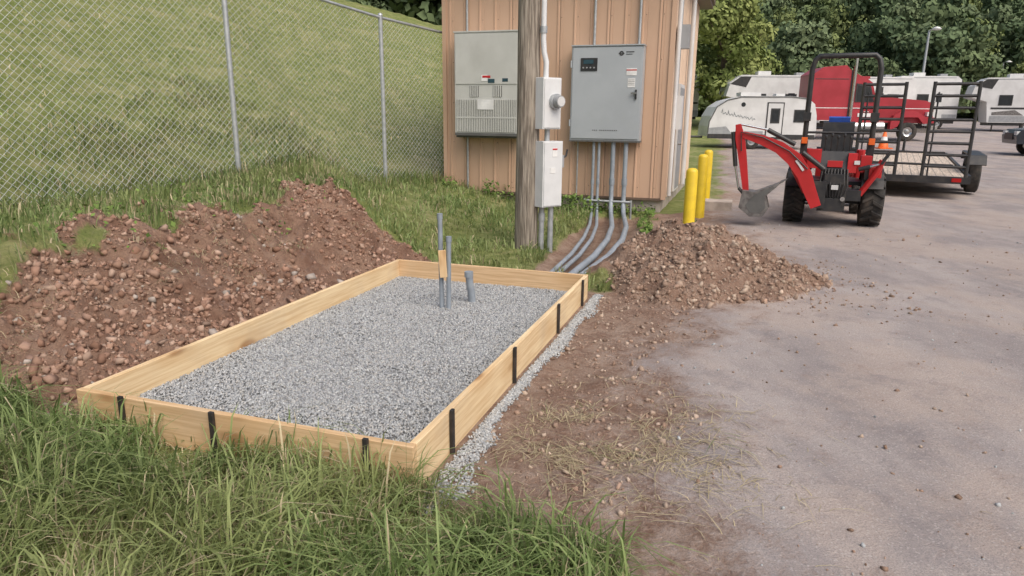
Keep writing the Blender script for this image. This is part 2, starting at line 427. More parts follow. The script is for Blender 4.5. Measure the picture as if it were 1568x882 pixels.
def scat(n,fx,fy,smin,smax,cs,cond=None,pw=3,lift=.3):
    x,y=fx(n),fy(n)
    if cond is not None:
        k=cond(x,y);x,y=x[k],y[k]
    n=len(x);sz=smin+(smax-smin)*rng.random(n)**pw
    return stones(np.stack([x,y,H(x,y)+sz*lift],1),sz,pal(n,cs))
def join(lst):
    o=0;V=[];Qq=[];C=[]
    for v,q,c in lst: V.append(v);Qq.append(q+o);C.append(c);o+=len(v)
    return np.concatenate(V),np.concatenate(Qq),np.concatenate(C)
L=[]
n=20000;s=-2.12-2.1*rng.random(n);t=-.1+5.3*rng.random(n);x,y=unpad(s,t)
a_,g_,_,_=masks(x,y);k=(g_<.5)&(rng.random(n)<.12+1.3*ss((fbm(x*2.2,y*2.2,3,99)-.35)*3));x,y,s,t=x[k],y[k],s[k],t[k]
sz=.003+.03*rng.random(len(x))**5+.007*rng.random(len(x))
L.append(stones(np.stack([x,y,H(x,y)+sz*.1],1),sz,pal(len(x),soils,.12)))
n=650;s=-2.15-1.3*rng.random(n)**1.4;t=rng.random(n)**1.3*3.4;x,y=unpad(s,t);sz=.012+.036*rng.random(n)**2.5
L.append(stones(np.stack([x,y,H(x,y)+sz*.15],1),sz,pal(n,soils+[(.36,.31,.27)],.12)))
v,q,c=join(L);fastmesh('dirt_clods',v,q,M_stone,c)
n=12000;x=.6+3.2*rng.random(n);y=6.2+2.7*rng.random(n);s,t=pad(x,y);k=(s>.08)&(pilef(x,y)>.004);x,y=x[k],y[k]
sz=.003+.008*rng.random(len(x))+.028*rng.random(len(x))**6
pa=stones(np.stack([x,y,H(x,y)+sz*.15],1),sz,pal(len(x),soilsp,.14))
pb=scat(4600,lambda n:-.4+2.2*rng.random(n),lambda n:2.8+4.4*rng.random(n),.003,.022,soilsp+[(.45,.35,.28)],lambda x,y:(pad(x,y)[0]>.1)&(masks(x,y)[0]<.6)&(masks(x,y)[1]<.5),5)
pc=scat(600,lambda n:2.4+1.6*rng.random(n),lambda n:6.0+2.6*rng.random(n),.003,.02,soilsp,None,4)
v,q,c=join([pa,pb,pc]);fastmesh('loose_rubble',v,q,M_stone,c)
v,q,c=scat(6000,lambda n:.9+8*rng.random(n)**1.3,lambda n:1.8+10*rng.random(n)**1.2,.002,.014,soilsp+greys[:2],lambda x,y:masks(x,y)[0]>.4,8)
v2,q2,c2_=scat(40,lambda n:1.3+6*rng.random(n),lambda n:2.5+9*rng.random(n),.012,.032,soilsp[:3],lambda x,y:masks(x,y)[0]>.4,2)
v,q,c=join([(v,q,c),(v2,q2,c2_)]);fastmesh('loose_pebbles',v,q,M_stone,c)

# ------------------------------------------------------------------ grass
def blades(x,y,ln,w,straw=.08,bright=1,lean=.45):
    n=len(x);z=H(x,y)-.01
    cd=fbm(x*2.3,y*2.3,2,66)*9
    a=cd+rng.normal(size=n)*1.3;b=a+1.57+rng.normal(size=n)*.5
    le=ln*lean*(.2+rng.random(n)**1.3*1.6)
    px,py=np.cos(a)*w,np.sin(a)*w
    lx,ly=np.cos(b)*le,np.sin(b)*le
    V=np.zeros((n,8,3))
    for i,(f,ww,hf) in enumerate([(0,1,0),(.16,.95,.42),(.5,.75,.8),(1,.12,1)]):
        hz=ln*hf*(1-.42*f*np.clip(le/ln,0,1.4))
        V[:,2*i,0]=x+lx*f-px*ww;V[:,2*i,1]=y+ly*f-py*ww;V[:,2*i,2]=z+hz
        V[:,2*i+1,0]=x+lx*f+px*ww;V[:,2*i+1,1]=y+ly*f+py*ww;V[:,2*i+1,2]=z+hz
    Qb=np.array([[0,1,3,2],[2,3,5,4],[4,5,7,6]])
    Qs=(Qb[None]+(np.arange(n)*8)[:,None,None]).reshape(-1,4)
    f=rng.random((n,1));g1=np.array([.115,.175,.05]);g2=np.array([.30,.37,.145])
    c=g1*(1-f)+g2*f
    pn=fbm(x*1.1,y*1.1,3,77)[:,None]
    pn2=ss((fbm(x*.9+5,y*.9,3,79)[:,None]-.4)*3.5)
    c=c*(.7+.6*pn)
    c=c*(1-pn2*.5)+np.array([.31,.32,.13])*pn2*.5
    st=(rng.random(n)<straw*(.3+2*fbm(x*1.7+9,y*1.7,3,78)))
    c[st]=np.array([.52,.44,.28])*(.7+.5*rng.random((st.sum(),1)))
    c=np.repeat(c*bright,8,axis=0).reshape(n,8,3)
    return V.reshape(-1,3),Qs,c.reshape(-1,3)
GL=[]
def region(n,x0,x1,y0,y1,cond,ln0,ln1,w,clump=.5,pw=1.5,fq=3.5,**k):
    x=x0+(x1-x0)*rng.random(n);y=y0+(y1-y0)*rng.random(n)
    cl=fbm(x*fq,y*fq,3,88)
    kk=cond(x,y)&(rng.random(n)<np.clip((cl-.36)*5,.05,1)*(1-clump)+clump)
    x,y,cl=x[kk],y[kk],cl[kk]
    ln=(ln0+(ln1-ln0)*rng.random(len(x))**pw)*(.35+1.3*cl)
    GL.append(blades(x,y,ln,w*(.5+rng.random(len(x))),**k))
nearg=lambda x,y:(masks(x,y)[1]>.45)
ng=lambda x,y:nearg(x,y)&(pad(x,y)[1]<.3)
region(70000,-4.2,.8,1.2,3.9,ng,.04,.2,.003,clump=.08,straw=.16,lean=.9)
region(17000,-4.2,.8,1.2,3.9,ng,.13,.32,.0042,clump=.0,straw=.04,lean=.9,bright=1.12)
region(34000,-4.2,.8,1.2,3.9,ng,.02,.07,.0025,clump=.6,straw=.75,lean=1.5)
region(26000,-7,-2.4,2.6,11,lambda x,y:nearg(x,y)&(pad(x,y)[0]<-2.1),.04,.18,.005,clump=.2,straw=.16)
region(38000,-6.5,2.6,6.8,14.2,lambda x,y:nearg(x,y)&(pad(x,y)[1]>3.9),.03,.17,.007,clump=.15,straw=.08,lean=.7)
region(45000,-16,0,8,28,lambda x,y:(hill(x,y)[1]>.1),.02,.08,.009,clump=.1,fq=1.5,straw=.3,bright=1.3,lean=.9)
n=6000;a=rng.random(n)*11-9.5;o=rng.normal(size=n)*.18
x=F0[0]+FD[0]*a+FN[0]*o;y=F0[1]+FD[1]*a+FN[1]*o
GL.append(blades(x,y,.1+.22*rng.random(n),.006*(.6+.8*rng.random(n)),straw=.12))
v,q,c=join(GL);fastmesh('grass',v,q,M_grass,c)
def weeds(n,fx,fy,cond,sz,hh):
    x,y=fx(n),fy(n);k=cond(x,y);x,y=x[k],y[k];n=len(x)
    z=H(x,y)+rng.random(n)*hh*fbm(x*2,y*2,2,5)*1.6
    P=np.stack([x,y,z],1);nr=rng.normal(size=(n,3))*.6+np.array([0,-.2,1]);nr/=np.linalg.norm(nr,axis=1)[:,None]
    a=np.cross(nr,rng.normal(size=(n,3)));a/=np.linalg.norm(a,axis=1)[:,None];b=np.cross(nr,a)
    q=sz*(.5+rng.random(n))[:,None]
    V=np.stack([P-a*q*.5,P-b*q*.35,P+a*q*.5,P+b*q*.35],1).reshape(-1,3)
    f=rng.random((n,1));c=np.array([.08,.14,.035])*(1-f)+np.array([.2,.28,.08])*f
    return V,np.arange(4*n).reshape(-1,4),np.repeat(c,4,axis=0)
def wallc(x,y):
    s,t=pad(x,y);sw,tw=pad(K[0],K[1]);d=tw-t
    return (d>.02)&(d<.7)&(s<sw-.1)&(fbm(x*1.5,y*1.5,2,6)>.42)&(trench(x,y)<.3)
w1=weeds(9000,lambda n:-1.4+4.2*rng.random(n),lambda n:11.8+2.4*rng.random(n),wallc,.06,.26)
w2=weeds(2500,lambda n:2.0+.9*rng.random(n),lambda n:9.4+1.6*rng.random(n),lambda x,y:fbm(x*2.5,y*2.5,2,16)>.5,.055,.16)
w3=weeds(1500,lambda n:-4.6+3*rng.random(n),lambda n:4+5*rng.random(n),lambda x,y:(pad(x,y)[0]<-3.2)&(fbm(x*2.5,y*2.5,2,17)>.53),.045,.12)
v,q,c=join([w1,w2,w3]);fastmesh('weeds',v,q,M_leaf,c)
n=3000;x=.55+.4*rng.normal(size=n);y=3.5+.38*rng.normal(size=n);cl=fbm(x*5,y*5,2,12)
k=(cl>.47)&(pad(x,y)[0]>.2);x,y=x[k],y[k];n=len(x)
D=blades(x,y,.02+.04*rng.random(n),.0024*np.ones(n),straw=1.2,lean=3)
n=4000;s=-2.9-1.3*rng.random(n);t=.2+4.5*rng.random(n);x,y=unpad(s,t);k=fbm(x*3,y*3,3,14)>.52;x,y=x[k],y[k];n=len(x)
D2=blades(x,y,.03+.07*rng.random(n),.0023*np.ones(n),straw=1.1,lean=2.2)
v,q,c=join([D,D2]);fastmesh('dead_grass',v,q,M_grass,c)

# ------------------------------------------------------------------ formwork
mb=MB();th=.038
mb.b2(-PW,0,0,th,0,PH,M_wx)
mb.b2(-PW,0,PL-th,PL,0,PH,M_wx)
mb.b2(-PW,-PW+th,th+.002,PL-th-.002,-.01,PH-.002,M_wy)
mb.b2(-th,0,th+.002,1.55,-.01,PH+.002,M_wy)
mb.b2(-th,0,1.555,PL-th-.002,-.01,PH-.003,M_wy)
for lam in(.16,.45,.8825):
    mb.b2(-PW+PW*lam-.014,-PW+PW*lam+.014,-.022,-.003,-.15,PH+.012,M_stk)
for lam in(.1125,.388,.69,.9237):
    mb.b2(.003,.022,lam*PL-.016,lam*PL+.016,-.15,PH+.012,M_stk)
mb.obj('wooden_formwork',(B[0],B[1],0),-TH,bevel=.003)
def stub(pts,r,name='conduit_stub'):
    m=MB();m.tube(pts,r,M_pvc,14)
    p=Vector(pts[-1]);m.tube([p-Vector((0,0,.05)),p],r*1.18,M_pvc,14);m.obj(name)
stub([(-.624,5.955,-.05),(-.632,5.955,.9)],.021)
stub([(-.5615,5.913,-.05),(-.553,5.913,.707)],.021)
stub([(-.36,6.16,-.05),(-.37,6.15,.12),(-.385,6.14,.22),(-.395,6.14,.345)],.034)
m=MB();m.box((-.605,5.88,.47),(.065,.022,.24),M_wz,(0,-3,10));m.obj('wooden_stake',bevel=.002)

# ------------------------------------------------------------------ utility building
be=empty('utility_building',(K[0],K[1],0),-TH)
BW,BD,BZ0,BZ1=4.33,5.6,.255,4.3
def ribwall(m,p0,p1,nrm,z0,z1,ma,per=.305):
    p0=Vector((*p0,0));p1=Vector((*p1,0));d=(p1-p0);L=d.length;d.normalize();nr=Vector((*nrm,0))
    pts=[];a=0
    while a<L:
        for o,h in((0,0),(.10,0),(.113,.018),(.135,.018),(.148,0),(.20,0),(.206,-.006),(.212,0)):
            if a+o<L: pts.append(p0+d*(a+o)+nr*h)
        a+=per
    pts.append(p1)
    vs=[(p.x,p.y,z0) for p in pts]+[(p.x,p.y,z1) for p in pts];n=len(pts)
    m.add(vs,[(i,i+1,n+i+1,n+i) for i in range(n-1)],ma)
m=MB()
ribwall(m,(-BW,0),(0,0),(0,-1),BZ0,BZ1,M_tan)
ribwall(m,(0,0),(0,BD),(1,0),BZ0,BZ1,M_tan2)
ribwall(m,(-BW,0),(-BW,BD),(-1,0),BZ0,BZ1,M_tan)
ribwall(m,(-BW,BD),(0,BD),(0,1),BZ0,BZ1,M_tan)
for i in range(14):
    xx=-BW+.11+i*.305
    if i%3==1: m.b2(xx+.048,xx+.058,-.0045,.001,BZ0+.01,BZ1-.01,M_seam)
    for zz in(.45,1.2,1.95,2.7,3.45): m.box((xx+.075,-.004,zz),(.012,.006,.012),M_trim)
m.obj('siding',parent=be)
m=MB()
m.b2(-BW+.06,-.06,.06,BD-.06,-.4,BZ0+.03,M_conc)
m.obj('foundation',parent=be)
m=MB()
m.b2(-.05,.032,-.032,.05,BZ0-.01,BZ1,M_tan);m.b2(-BW-.03,-BW+.05,-.03,.05,BZ0-.01,BZ1,M_tan)
m.b2(-BW,0-.06,-.03,.0,BZ0-.03,BZ0+.012,M_trim)
m.b2(-BW-.3,.3,-.3,BD+.3,BZ1+.002,BZ1+.09,M_trim)
m.prism([(-.35,BZ1+.09),(BD+.35,BZ1+.09),(BD/2,BZ1+1.1)],-BW-.35,.35,M_trim,'x')
m.obj('roof_and_trim',parent=be)
m=MB()
m.b2(.02,.055,1.3,2.25,.27,2.35,M_white);m.b2(.056,.066,1.38,2.17,.32,2.28,M_grey)
m.cyl((.07,1.45,1.2),(.13,1.45,1.2),.02,M_chrome)
m.tube([(.07,.22,.3),(.07,.22,4.2)],.04,M_white,8)
m.tube([(.06,.5,1.6),(.06,.5,4.2)],.025,M_gal,8)
m.tube([(.06,.65,2.1),(.06,.65,4.2)],.02,M_gal,8)
m.b2(.03,.18,.42,.7,1.5,2.1,M_white)
m.tube([(.1,2.7,.3),(.1,2.7,4.2)],.05,M_white,8)
m.b2(.03,.25,.25,.42,2.9,3.3,M_grey)
m.obj('side_door_and_downspout',parent=be)
m=MB()
x0,x1,z0,z1=-1.73,-.46,1.3,2.92
m.b2(x0,x1,-.28,-.03,z0,z1,M_cab)
m.b2(x0+.025,x1-.025,-.30,-.282,z0+.03,z1-.025,M_cab)
m.b2(x0-.01,x1+.01,-.31,-.02,z1,z1+.02,M_cab);m.b2(x0-.01,x1+.01,-.285,-.03,z0-.03,z0,M_acd)
m.b2(x0+.17,x0+.47,-.312,-.301,z1-.42,z1-.2,M_blk)
m.b2(x0+.22,x0+.40,-.318,-.313,z1-.30,z1-.23,M_bglass)
for i in range(4): m.cyl((x0+.22+i*.065,-.318,z1-.365),(x0+.22+i*.065,-.325,z1-.365),.015,M_grey,10)
m.rev((x1-.38,-.304,z1-.13),[(0,.018),(0,.04)],M_blk,'y',18);m.b2(x1-.43,x1-.33,-.306,-.3015,z1-.136,z1-.124,M_blk)
m.b2(x1-.3,x1-.16,-.3045,-.3015,z1-.115,z1-.10,M_blk);m.b2(x1-.3,x1-.19,-.3045,-.3015,z1-.15,z1-.14,M_blk)
m.b2(x1-.28,x1-.1,-.305,-.3015,z1-.5,z1-.38,M_label);m.b2(x1-.28,x1-.1,-.3065,-.3052,z1-.42,z1-.4,M_red)
m.b2(x1-.25,x1-.12,-.305,-.3015,z1-.7,z1-.55,M_label)
for k in range(4): m.b2(x1-.24,x1-.13,-.3062,-.3052,z1-.58-k*.028,z1-.573-k*.028,M_acd)
m.b2(x1-.11,x1-.08,-.33,-.301,z1-.9,z1-.74,M_blk);m.box((x1-.13,-.345,z1-.8),(.10,.02,.03),M_chrome)
for i in range(14):
    if i in(3,): continue
    m.b2(x0+.42+i*.033,x0+.440+i*.033,-.3045,-.3015,z0+.17,z0+.185,M_acd)
for zz in(z0+.3,z1-.3): m.cyl((x0-.008,-.29,zz-.06),(x0-.008,-.29,zz+.06),.014,M_cab,8)
m.obj('electrical_cabinet',(K[0],K[1],0),-TH,bevel=.006)
m=MB()
x0,x1,z0,z1=-3.95,-2.70,1.34,3.19
m.b2(x0,x1,-.4,-.03,z0,z1,M_acg)
m.b2(x0-.015,x1+.015,-.415,-.03,z1+.001,z1+.025,M_acg)
m.b2(x0+.02,x1-.02,-.412,-.402,2.28,z1-.03,M_acg)
m.b2(x0,x1,-.408,-.4015,z0,z0+.05,M_acd)
m.b2(x0+.03,x1-.03,-.4035,-.4005,z0+.07,2.0,M_acd)
for i in range(34):
    xx=x0+.05+i*(x1-x0-.1)/33;m.b2(xx-.011,xx+.011,-.418,-.4035,z0+.07,2.0,M_acg)
m.b2(x0+.03,x1-.03,-.421,-.4045,1.66,1.685,M_acg)
m.b2(x0+.46,x0+.78,-.426,-.4215,1.82,2.0,M_label)
for xx in(x0+.31,x0+.77):
    m.b2(xx-.005,xx+.17,-.406,-.4015,2.05,2.25,M_acd)
    for i in range(4): m.b2(xx+.005+i*.042,xx+.03+i*.042,-.412,-.4065,2.05,2.25,M_acg)
m.b2(x0+.54,x0+.66,-.418,-.413,2.33,2.44,M_label);m.b2(x0+.56,x0+.72,-.42,-.4185,2.39,2.43,M_red);m.b2(x0+.67,x0+.8,-.418,-.4135,2.30,2.37,M_bglass)
m.b2(x0+.95,x0+1.06,-.416,-.4125,2.32,2.38,M_bglass)
m.b2(x0-.03,x0,-.1,-.02,z0-.05,z1,M_acd);m.b2(x0-.02,x1+.02,-.3,-.02,z0-.04,z0-.002,M_acd)
m.obj('wall_air_conditioner',(K[0],K[1],0),-TH,bevel=.004)
m=MB()
def loc(x,y): return (K[0]+x*U[0]+y*V_[0],K[1]+x*U[1]+y*V_[1])
def run(xl,r,mid,end,yl=-.2,zt=1.28,bend=.3,ez=.05,zlow=-.02):
    a=np.array(loc(xl,yl));mid=np.array(mid);e=np.array(end)
    d=mid-a;d/=np.linalg.norm(d)
    pts=[(a[0],a[1],zt),(a[0],a[1],zlow+bend)]
    for k in range(1,7):
        t=k/6*math.pi/2
        p=a+d*bend*(1-math.cos(t));pts.append((p[0],p[1],zlow+bend-bend*math.sin(t)))
    s0=a+d*bend
    for f in(.25,.5,.75,1):
        p=(1-f)**2*s0+2*f*(1-f)*mid+f*f*e;pts.append((p[0],p[1],zlow*(1-f)+ez*f))
    m.tube(pts,r,M_pvc,10)
run(-.70,.042,(1.75,9.6),(.74,7.25));run(-.93,.042,(1.5,9.6),(.6,7.2),bend=.36);run(-1.19,.027,(1.25,9.6),(.48,7.3),bend=.26);run(-1.29,.027,(1.12,9.7),(.41,7.35),bend=.26)
for xl in(-.70,-.93): m.tube([(*loc(xl,-.2),.5),(*loc(xl,-.2),.62)],.052,M_pvc,10)
for xl in(-1.19,-1.29): m.tube([(*loc(xl,-.2),.5),(*loc(xl,-.2),.58)],.034,M_pvc,10)
p,q_=loc(-1.42,-.25),loc(-.55,-.25)
m.tube([(*p,.20),(*q_,.20)],.024,M_gal,4);m.tube([(*p,-.3),(*p,.24)],.02,M_gal,4);m.tube([(*q_,-.3),(*q_,.24)],.02,M_gal,4)
for xl,zz in((-1.38,4.2),(-.58,4.2)): m.tube([(*loc(xl,-.06),2.93),(*loc(xl,-.06),zz)],.024,M_gal,8)
m.tube([(*loc(-3.83,-.06),3.2),(*loc(-3.83,-.06),4.25)],.022,M_gal,8)
m.tube([(*loc(-3.83,-.06),.15),(*loc(-3.83,-.06),1.32)],.022,M_gal,8)
m.tube([(*loc(-1.62,-.06),.2),(*loc(-1.62,-.06),1.32)],.014,M_gal,8)
m.tube([(*loc(-2.55,-.06),1.9),(*loc(-2.55,-.06),4.2)],.02,M_gal,8)
m.obj('electrical_conduits')
# ------------------------------------------------------------------ utility pole
pe=empty('utility_pole',(.18,9.15,0))
m=MB()
m.tube([(0,0,-.3),(0,0,.6),(.005,0,1.6),(0,0,2.6),(0,0,4),(0,0,9)],.15,M_pole,24,[.158,.15,.145,.14,.135,.11])
m.tube([(-1.1,0,8.3),(1.1,0,8.3)],.06,M_pole,4)
m.obj('pole',parent=pe)
AZ=38
ca,sa=math.cos(math.radians(AZ)),math.sin(math.radians(AZ))
def pl(x,y,z,c): return (c[0]+x*ca-y*sa,c[1]+x*sa+y*ca,z)
m=MB();c1=(.25,-.07)
m.box((c1[0],c1[1],1.875),(.30,.17,.63),M_box,(0,0,AZ));m.box(pl(0,-.09,1.875,c1),(.27,.012,.60),M_box,(0,0,AZ))
a=pl(0.03,-.096,1.9,c1);b=pl(.03,-.145,1.9,c1);e=pl(.03,-.22,1.9,c1)
m.cyl(a,b,.095,M_gal,20);m.cyl(b,e,.078,M_grey,20,.07);m.cyl(e,pl(.03,-.225,1.9,c1),.06,M_white,16)
m.tube([(c1[0]-.03,c1[1],2.19),(c1[0]-.03,c1[1],2.38),(c1[0]-.06,c1[1],2.5),(c1[0]-.07,c1[1],2.65),(c1[0]-.07,c1[1],3.0),(c1[0]-.07,c1[1],7.5)],.034,M_box,12)
m.tube([(c1[0]-.07,c1[1],2.72),(c1[0]-.07,c1[1],2.8)],.045,M_gal,12)
m.tube([(c1[0],c1[1],1.4),(c1[0],c1[1],1.57)],.034,M_gal,12)
m.obj('electric_meter',parent=pe,bevel=.005)
m=MB()
c2=(.27,-.05)
m.box((c2[0],c2[1],.99),(.33,.19,.84),M_box,(0,0,AZ));m.box(pl(0,-.1,.99,c2),(.30,.014,.81),M_box,(0,0,AZ))
m.box(pl(.02,-.109,1.27,c2),(.08,.004,.11),M_label,(0,0,AZ));m.box(pl(.02,-.112,1.31,c2),(.08,.004,.02),M_red,(0,0,AZ));m.box(pl(-.01,-.109,1.04,c2),(.09,.004,.07),M_label,(0,0,AZ))
m.box(pl(.19,-.05,1.15,c2),(.05,.05,.16),M_grey,(0,0,AZ));m.tube([pl(.2,-.05,1.18,c2),pl(.25,-.07,1.22,c2),pl(.27,-.07,1.3,c2)],.014,M_blk,8)
m.tube([(c2[0]-.07,c2[1],-.2),(c2[0]-.07,c2[1],.57)],.036,M_gal,12);m.tube([(c2[0]+.05,c2[1]+.02,-.2),(c2[0]+.05,c2[1]+.02,.57)],.036,M_gal,12)
m.tube([(c2[0]-.07,c2[1],.38),(c2[0]-.07,c2[1],.48)],.045,M_gal,12)
m.obj('disconnect_box',parent=pe,bevel=.005)

for i,(x,y,zt) in enumerate([(2.61,10.19,1.01),(3.33,12.3,1.1),(4.0,14.4,1.08)]):
    m=MB();m.rev((0,0,0),[(-.3,.086),(zt-.06,.086),(zt-.03,.078),(zt-.008,.05),(zt,.001)],M_yel,'z',24);m.obj('bollard',(x,y,0))
m=MB();m.b2(-.3,.3,-.25,.25,-.1,.16,M_conc);m.obj('concrete_step',(3.95,13.45,0),-TH,bevel=.01)

# ------------------------------------------------------------------ fence
fe=empty('chain_link_fence')
posts=[(-9.6,3.2),(-7.85,5.55),(-6.06,7.95),(-4.13,10.5),(-2.36,12.9),(-.6,15.3),(1.2,17.8)]
FH=2.95
bz=[Hs(*p) for p in posts]
m=MB()
for p,b in zip(posts,bz):
    m.cyl((*p,b-.3),(*p,b+FH),.038,M_gal,12);m.rev((p[0],p[1],b+FH),[(0,.045),(.03,.04),(.05,.001)],M_gal,'z',12)
for i in range(len(posts)-1):
    m.cyl((*posts[i],bz[i]+FH-.03),(*posts[i+1],bz[i+1]+FH-.03),.024,M_gal,8)
m.obj('posts_and_rails',parent=fe)
Vw=[];Qw=[]
def wire(p,q,r=.0027):
    p=np.array(p);q=np.array(q);d=(q-p)/np.linalg.norm(q-p)
    a=np.cross(d,[FN[0],FN[1],0]);a/=np.linalg.norm(a);b=np.array([FN[0],FN[1],0])
    o=len(Vw)
    for e in(p,q):
        for k in range(4):
            t=k*math.pi/2;Vw.append(e+a*r*math.cos(t)+b*r*math.sin(t))
    for k in range(4): Qw.append((o+k,o+(k+1)%4,o+4+(k+1)%4,o+4+k))
pit=.098
for i in range(len(posts)-1):
    p0=np.array([*posts[i],bz[i]+.02]);p1=np.array([*posts[i+1],bz[i+1]+.02]);Lh=np.linalg.norm((p1-p0)[:2])
    hgt=FH-.06
    def P(a,w,o=0): 
        r=p0+(p1-p0)*(a/Lh);return (r[0]+FN[0]*o,r[1]+FN[1]*o,r[2]+w)
    n=int(round((Lh+hgt)/pit))
    for k in range(n+1):
        c=-hgt+k*pit
        a0,w0=(c,0) if c>=0 else (0,-c)
        a1,w1=(c+hgt,hgt) if c+hgt<=Lh else (Lh,Lh-c)
        if a1>a0+.01: wire(P(a0,w0,.003),P(a1,w1,.003)); wire(P(Lh-a0,w0,-.003),P(Lh-a1,w1,-.003))
fastmesh('chain_link_mesh',np.array(Vw),np.array(Qw),mat('fence_wire',(.66,.68,.68),(.58,.6,.6),rough=.45,metal=.3,bs=0),parent=fe)

# ------------------------------------------------------------------ tractor with backhoe
m=MB()
for sx in(-.56,.62):
    m.wheel((sx,0,.43),.43,.33,'x',M_red,lug=16,hr=.5)
for sx in(-.5,.5): m.wheel((sx,1.55,.3),.3,.22,'x',M_red,lug=12)
m.b2(-.16,.16,-.3,1.9,.42,.72,M_blk);m.cyl((-.5,0,.43),(.5,0,.43),.09,M_blk)
m.cyl((-.45,1.55,.3),(.45,1.55,.3),.05,M_blk)
m.prism([(.75,.7),(2.05,.65),(2.12,.95),(1.9,1.12),(.75,1.22)],-.27,.27,M_red,'x')
m.b2(-.24,.24,2.1,2.14,.62,.95,M_blk)
for sx in(-1,1):
    cx=sx*.56+.03
    pts=[]
    for k in range(9):
        t=math.radians(20+k*17);pts.append((.52*math.cos(t),.43+.52*math.sin(t)))
    inn=[(p[0]*.94,.43+(p[1]-.43)*.94) for p in pts][::-1]
    m.prism(pts+inn,cx-.17,cx+.15,M_blk,'x')
    m.b2(cx-.14,cx+.12,-.3,.32,.955,.985,M_red)
    m.b2(cx-.09,cx+.09,-.53,-.45,.82,.98,M_red);m.b2(cx-.05,cx+.05,-.545,-.532,.85,.94,M_redlens)
m.b2(-.45,.45,-.15,.9,.66,.72,M_blk)
m.prism([(.1,1.0),(.5,.98),(.5,1.08),(.2,1.12),(.14,1.58),(.1,1.68),(.02,1.66),(-.02,1.1)],-.24,.24,M_blk,'x')
m.b2(-.3,-.24,.05,.45,1.2,1.25,M_blk);m.b2(.24,.3,.05,.45,1.2,1.25,M_blk)
m.prism([(.06,1.66),(.12,1.68),(.1,1.76),(.04,1.74)],-.16,.16,M_blue,'x')
m.tube([(0,.95,1.1),(0,.75,1.45)],.03,M_blk,8)
m.rev((0,.74,1.46),[(-.015,.2),(.015,.2),(.015,.17),(-.015,.17),(-.015,.2)],M_blk,'z',20)
for sx in(-.5,.5):
    m.tube([(sx,-.12,.6),(sx,-.12,1.15),(sx,-.18,1.7),(sx,-.18,2.5),(sx*.93,-.18,2.64),(sx*.8,-.18,2.7),(0,-.18,2.7)],.042,M_blk,8)
    m.box((sx,-.14,1.2),(.11,.11,.34),M_blk);m.box((sx,-.2,1.75),(.12,.1,.14),M_blk)
    m.b2(sx-.045,sx+.045,-.26,-.2,1.32,1.42,M_orange)
    m.box((sx*.9,-.3,1.02),(.16,.2,.26),M_red);m.box((sx*.98,-.42,.88),(.1,.12,.2),M_blk)
m.tube([(-.5,-.16,1.5),(.5,-.16,1.5)],.02,M_blk,8)
for sx in(-.42,.42):
    m.tube([(sx,.75,1.15),(sx,1.8,1.0),(sx,2.6,.4)],.06,M_red,6);m.tube([(sx,.8,.6),(sx,.75,1.2)],.07,M_red,6)
m.prism([(2.55,.1),(3.0,.08),(3.05,.14),(2.65,.2),(2.62,.55),(2.5,.6)],-.7,.7,M_steel,'x')
m.b2(-.42,.42,-.62,-.32,.45,.62,M_blk);m.b2(-.2,.2,-.72,-.3,.28,.95,M_blk);m.b2(-.14,.14,-.86,-.7,.3,.5,M_blk);m.b2(-.14,.14,-.86,-.7,.72,.88,M_blk)
m.prism([(-.72,.95),(-.35,.95),(-.38,1.22),(-.6,1.22)],-.22,.26,M_blk,'x')
m.b2(-.12,.1,-.735,-.722,.98,1.08,M_red);m.b2(.17,.3,-.74,-.6,.9,1.2,M_red);m.b2(-.42,-.22,-.7,-.5,.95,1.25,M_red)
for i in range(5):
    xx=-.18+.09*i;m.tube([(xx,-.5,1.2),(xx,-.56,1.42+.03*(i%2))],.01,M_blk,6);m.rev((xx,-.56,1.44+.03*(i%2)),[(-.03,.001),(-.02,.022),(.02,.022),(.03,.001)],M_blk,'z',10)
for i in range(9):
    m.tube([(-.18+.045*i,-.74,.95),(-.2+.05*i,-.86,.74-.02*(i%3)),(-.16+.04*i,-.84,.55),(-.1+.03*i,-.78,.4)],.013,M_blk,6)
m.b2(-.03,.07,-.90,-.865,.64,.71,M_white);m.b2(.26,.34,-.76,-.742,1.03,1.09,M_white);m.cyl((.15,-.9,.5),(.15,-.7,.5),.035,M_chrome)
for sx in(-1,1):
    m.tube([(sx*.4,-.55,.55),(sx*.60,-.6,.9),(sx*.66,-.62,1.1)],.05,M_red,6)
    m.tube([(sx*.34,-.62,.95),(sx*.5,-.64,1.0)],.033,M_blk,8);m.tube([(sx*.5,-.64,1.0),(sx*.62,-.64,1.04)],.018,M_chrome,8)
    m.box((sx*.7,-.62,1.14),(.22,.2,.035),M_blk,(0,sx*-60,0))
def beam(m,pts,ws,y0,y1,ma):
    L=[];R=[]
    for i,p in enumerate(pts):
        a=pts[max(i-1,0)];b=pts[min(i+1,len(pts)-1)]
        dx,dz=b[0]-a[0],b[1]-a[1];l=math.hypot(dx,dz);nx_,nz_=-dz/l,dx/l
        L.append((p[0]+nx_*ws[i]/2,p[1]+nz_*ws[i]/2));R.append((p[0]-nx_*ws[i]/2,p[1]-nz_*ws[i]/2))
    m.prism(L+R[::-1],y0,y1,ma,'y')
beam(m,[(-.22,.36),(-.34,.62),(-.44,.86),(-.62,1.1),(-.85,1.27),(-1.12,1.38),(-1.42,1.46)],[.16,.19,.22,.23,.19,.15,.1],-.94,-.84,M_red)
m.box((-.52,-.95,1.0),(.2,.012,.035),M_label,(0,52,0))
m.box((-.2,-.85,.55),(.2,.14,.42),M_blk)
m.tube([(-.16,-.89,.95),(-.5,-.89,1.2)],.04,M_blk,8)
